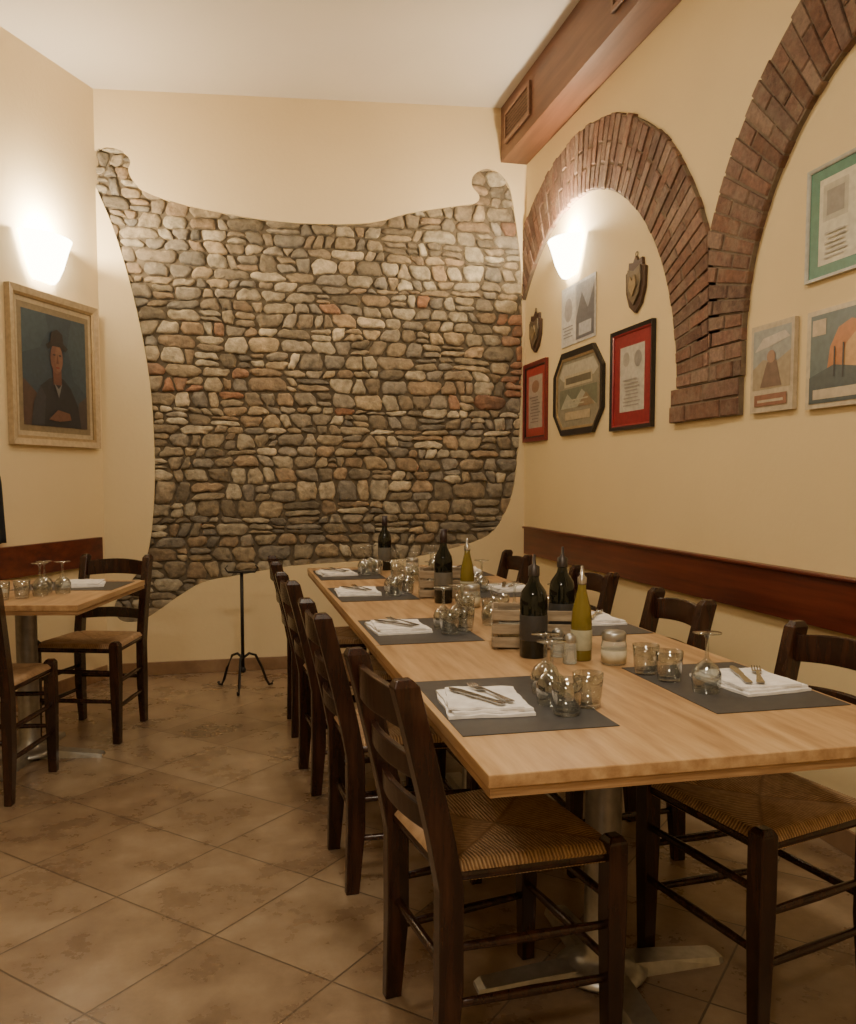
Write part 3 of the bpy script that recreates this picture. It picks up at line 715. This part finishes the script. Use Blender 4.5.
def inc(x, y, rz, pts):
    for n, me, lx, ly in pts: put(n, me, x + lx * math.cos(rz) - ly * math.sin(rz), y + lx * math.sin(rz) + ly * math.cos(rz), TZ + .0075)
inc(.895, 2.425, -.30, (('vinegar_bottle', ME_vin, .078, .018), ('cheese_jar', ME_jar, -.080, 0), ('wine_glass', ME_wine, 0, 0)))
put('wine_bottle', ME_winebottle, .84, 3.36); crate(.885, 3.55, -.2, .20)
inc(.885, 3.55, -.2, (('wine_glass', ME_wine, -.045, .01), ('cheese_jar', ME_jar, .045, 0)))
put('cheese_jar', ME_jar, .92, 3.22); put('olive_oil_bottle', ME_oil, .94, 3.36)
put('wine_bottle', ME_winebottle, .83, 4.66); put('cheese_jar', ME_jar, .93, 4.40)
for x, y in ((.82, 2.95), (.90, 2.90), (.96, 2.98), (.84, 3.05), (.83, 4.05), (.92, 4.0)): tumbler(x, y)
for x, y in ((.95, 2.79), (.87, 2.80), (.88, 4.12), (.96, 4.1), (.83, 4.3)): wineg(x, y)
for n, x, y in (('w', -.80, 3.94), ('w', -.72, 4.00), ('t', -.93, 3.84), ('t', -1.00, 3.93), ('t', -.86, 3.88), ('w', -.80, 4.03)):
    (tumbler if n == 't' else wineg)(x, y)
obj('placemat', ME_matm, (-.72, 4.28, TZ), (0, 0, math.radians(78))); obj('folded_napkin', NAPS[1], (-.68, 4.30, TZ + .0022), (0, 0, .1))
obj('folded_napkin', NAPS[2], (-1.10, 4.15, TZ), (0, 0, .5))

# ------------------------------------------------------------------ iron floor stand, jacket
mb = MB(); mb.tube([(0, 0, .12), (0, 0, .70)], .010, 8); mb.lathe([(0, .10), (.015, .105), (.018, .12), (.012, .135), (0, .14)], 12)
for k in range(3):
    a = math.radians(20 + 120 * k); c, s = math.cos(a), math.sin(a)
    mb.tube([(c * r, s * r, z) for r, z in ((0, .19), (.04, .215), (.08, .20), (.12, .12), (.145, .045), (.165, .010), (.185, .014), (.19, .03))], .008, 7)
mb.box((0, 0, .705), (.16, .05, .008)); mb.tube([(-.08, 0, .705), (-.095, 0, .73), (-.08, 0, .745)], .004, 6); mb.tube([(.08, 0, .705), (.095, 0, .73), (.08, 0, .745)], .004, 6)
obj('iron_tripod_stand', mb.mesh('stand', [M_iron]), (.06, 5.16, 0))
mb = MB(); nx_, nz_ = 24, 16; vs = []
for layer in (0, 1):
    for j in range(nz_ + 1):
        t = j / nz_; z = .92 + .46 * t
        for i in range(nx_ + 1):
            u = i / nx_ * 2 - 1
            hw = .16 * (1 - .75 * max(0, (t - .72) / .28) ** 1.5) * (1 + .08 * (1 - t))
            dz = .012 + (.05 + .02 * math.cos(u * 14 + t * 2)) * (1 - u * u) ** .5 * (1 - .4 * t) * layer
            vs.append((u * hw, z, dz))
q = (nx_ + 1) * (nz_ + 1); fs = []
for L in (0, 1):
    for j in range(nz_):
        for i in range(nx_): a = L * q + j * (nx_ + 1) + i; fs.append((a, a + 1, a + nx_ + 2, a + nx_ + 1))
for i in range(nx_): fs.append((i, i + 1, q + i + 1, q + i))
mb.add(vs, fs, 0, True); mb.tube([(0, 1.37, .0), (0, 1.385, .03), (0, 1.40, .045)], .006, 6, 1)
obj('hanging_dark_jacket', mb.mesh('jacket', [flat((.012, .013, .017), .9), M_iron]), mw=MW(LC + LE * 1.06 + LN * .001, -LE, UP, LN))

# ------------------------------------------------------------------ lights
def area(name, loc, size, power, col=(1, .85, .64), rot=(0, 0, 0)):
    l = bpy.data.lights.new(name, 'AREA'); l.shape = 'DISK'; l.size = size; l.energy = power; l.color = col
    o = bpy.data.objects.new(name, l); COL.objects.link(o); o.location = loc; o.rotation_euler = rot
area('ceiling_light_near', (.3, .5, 3.5), .45, 62); area('ceiling_light_rear', (-1.2, -1.2, 3.3), .6, 52)
area('ceiling_light_far', (.3, 3.4, 3.5), .4, 24)
w = bpy.data.worlds.new('w'); bpy.context.scene.world = w; w.use_nodes = True
w.node_tree.nodes['Background'].inputs[0].default_value = (.03, .025, .02, 1)
# ------------------------------------------------------------------ camera
cam = bpy.data.cameras.new('camera'); co = bpy.data.objects.new('camera', cam); COL.objects.link(co)
co.location = (0, 0, 1.25); co.rotation_euler = (math.radians(90 - 3.9), 0, math.radians(-13))
cam.sensor_width = 36; cam.lens = 857 / 1024 * 36; cam.shift_y = .0254; cam.clip_start = .02
bpy.context.scene.camera = co
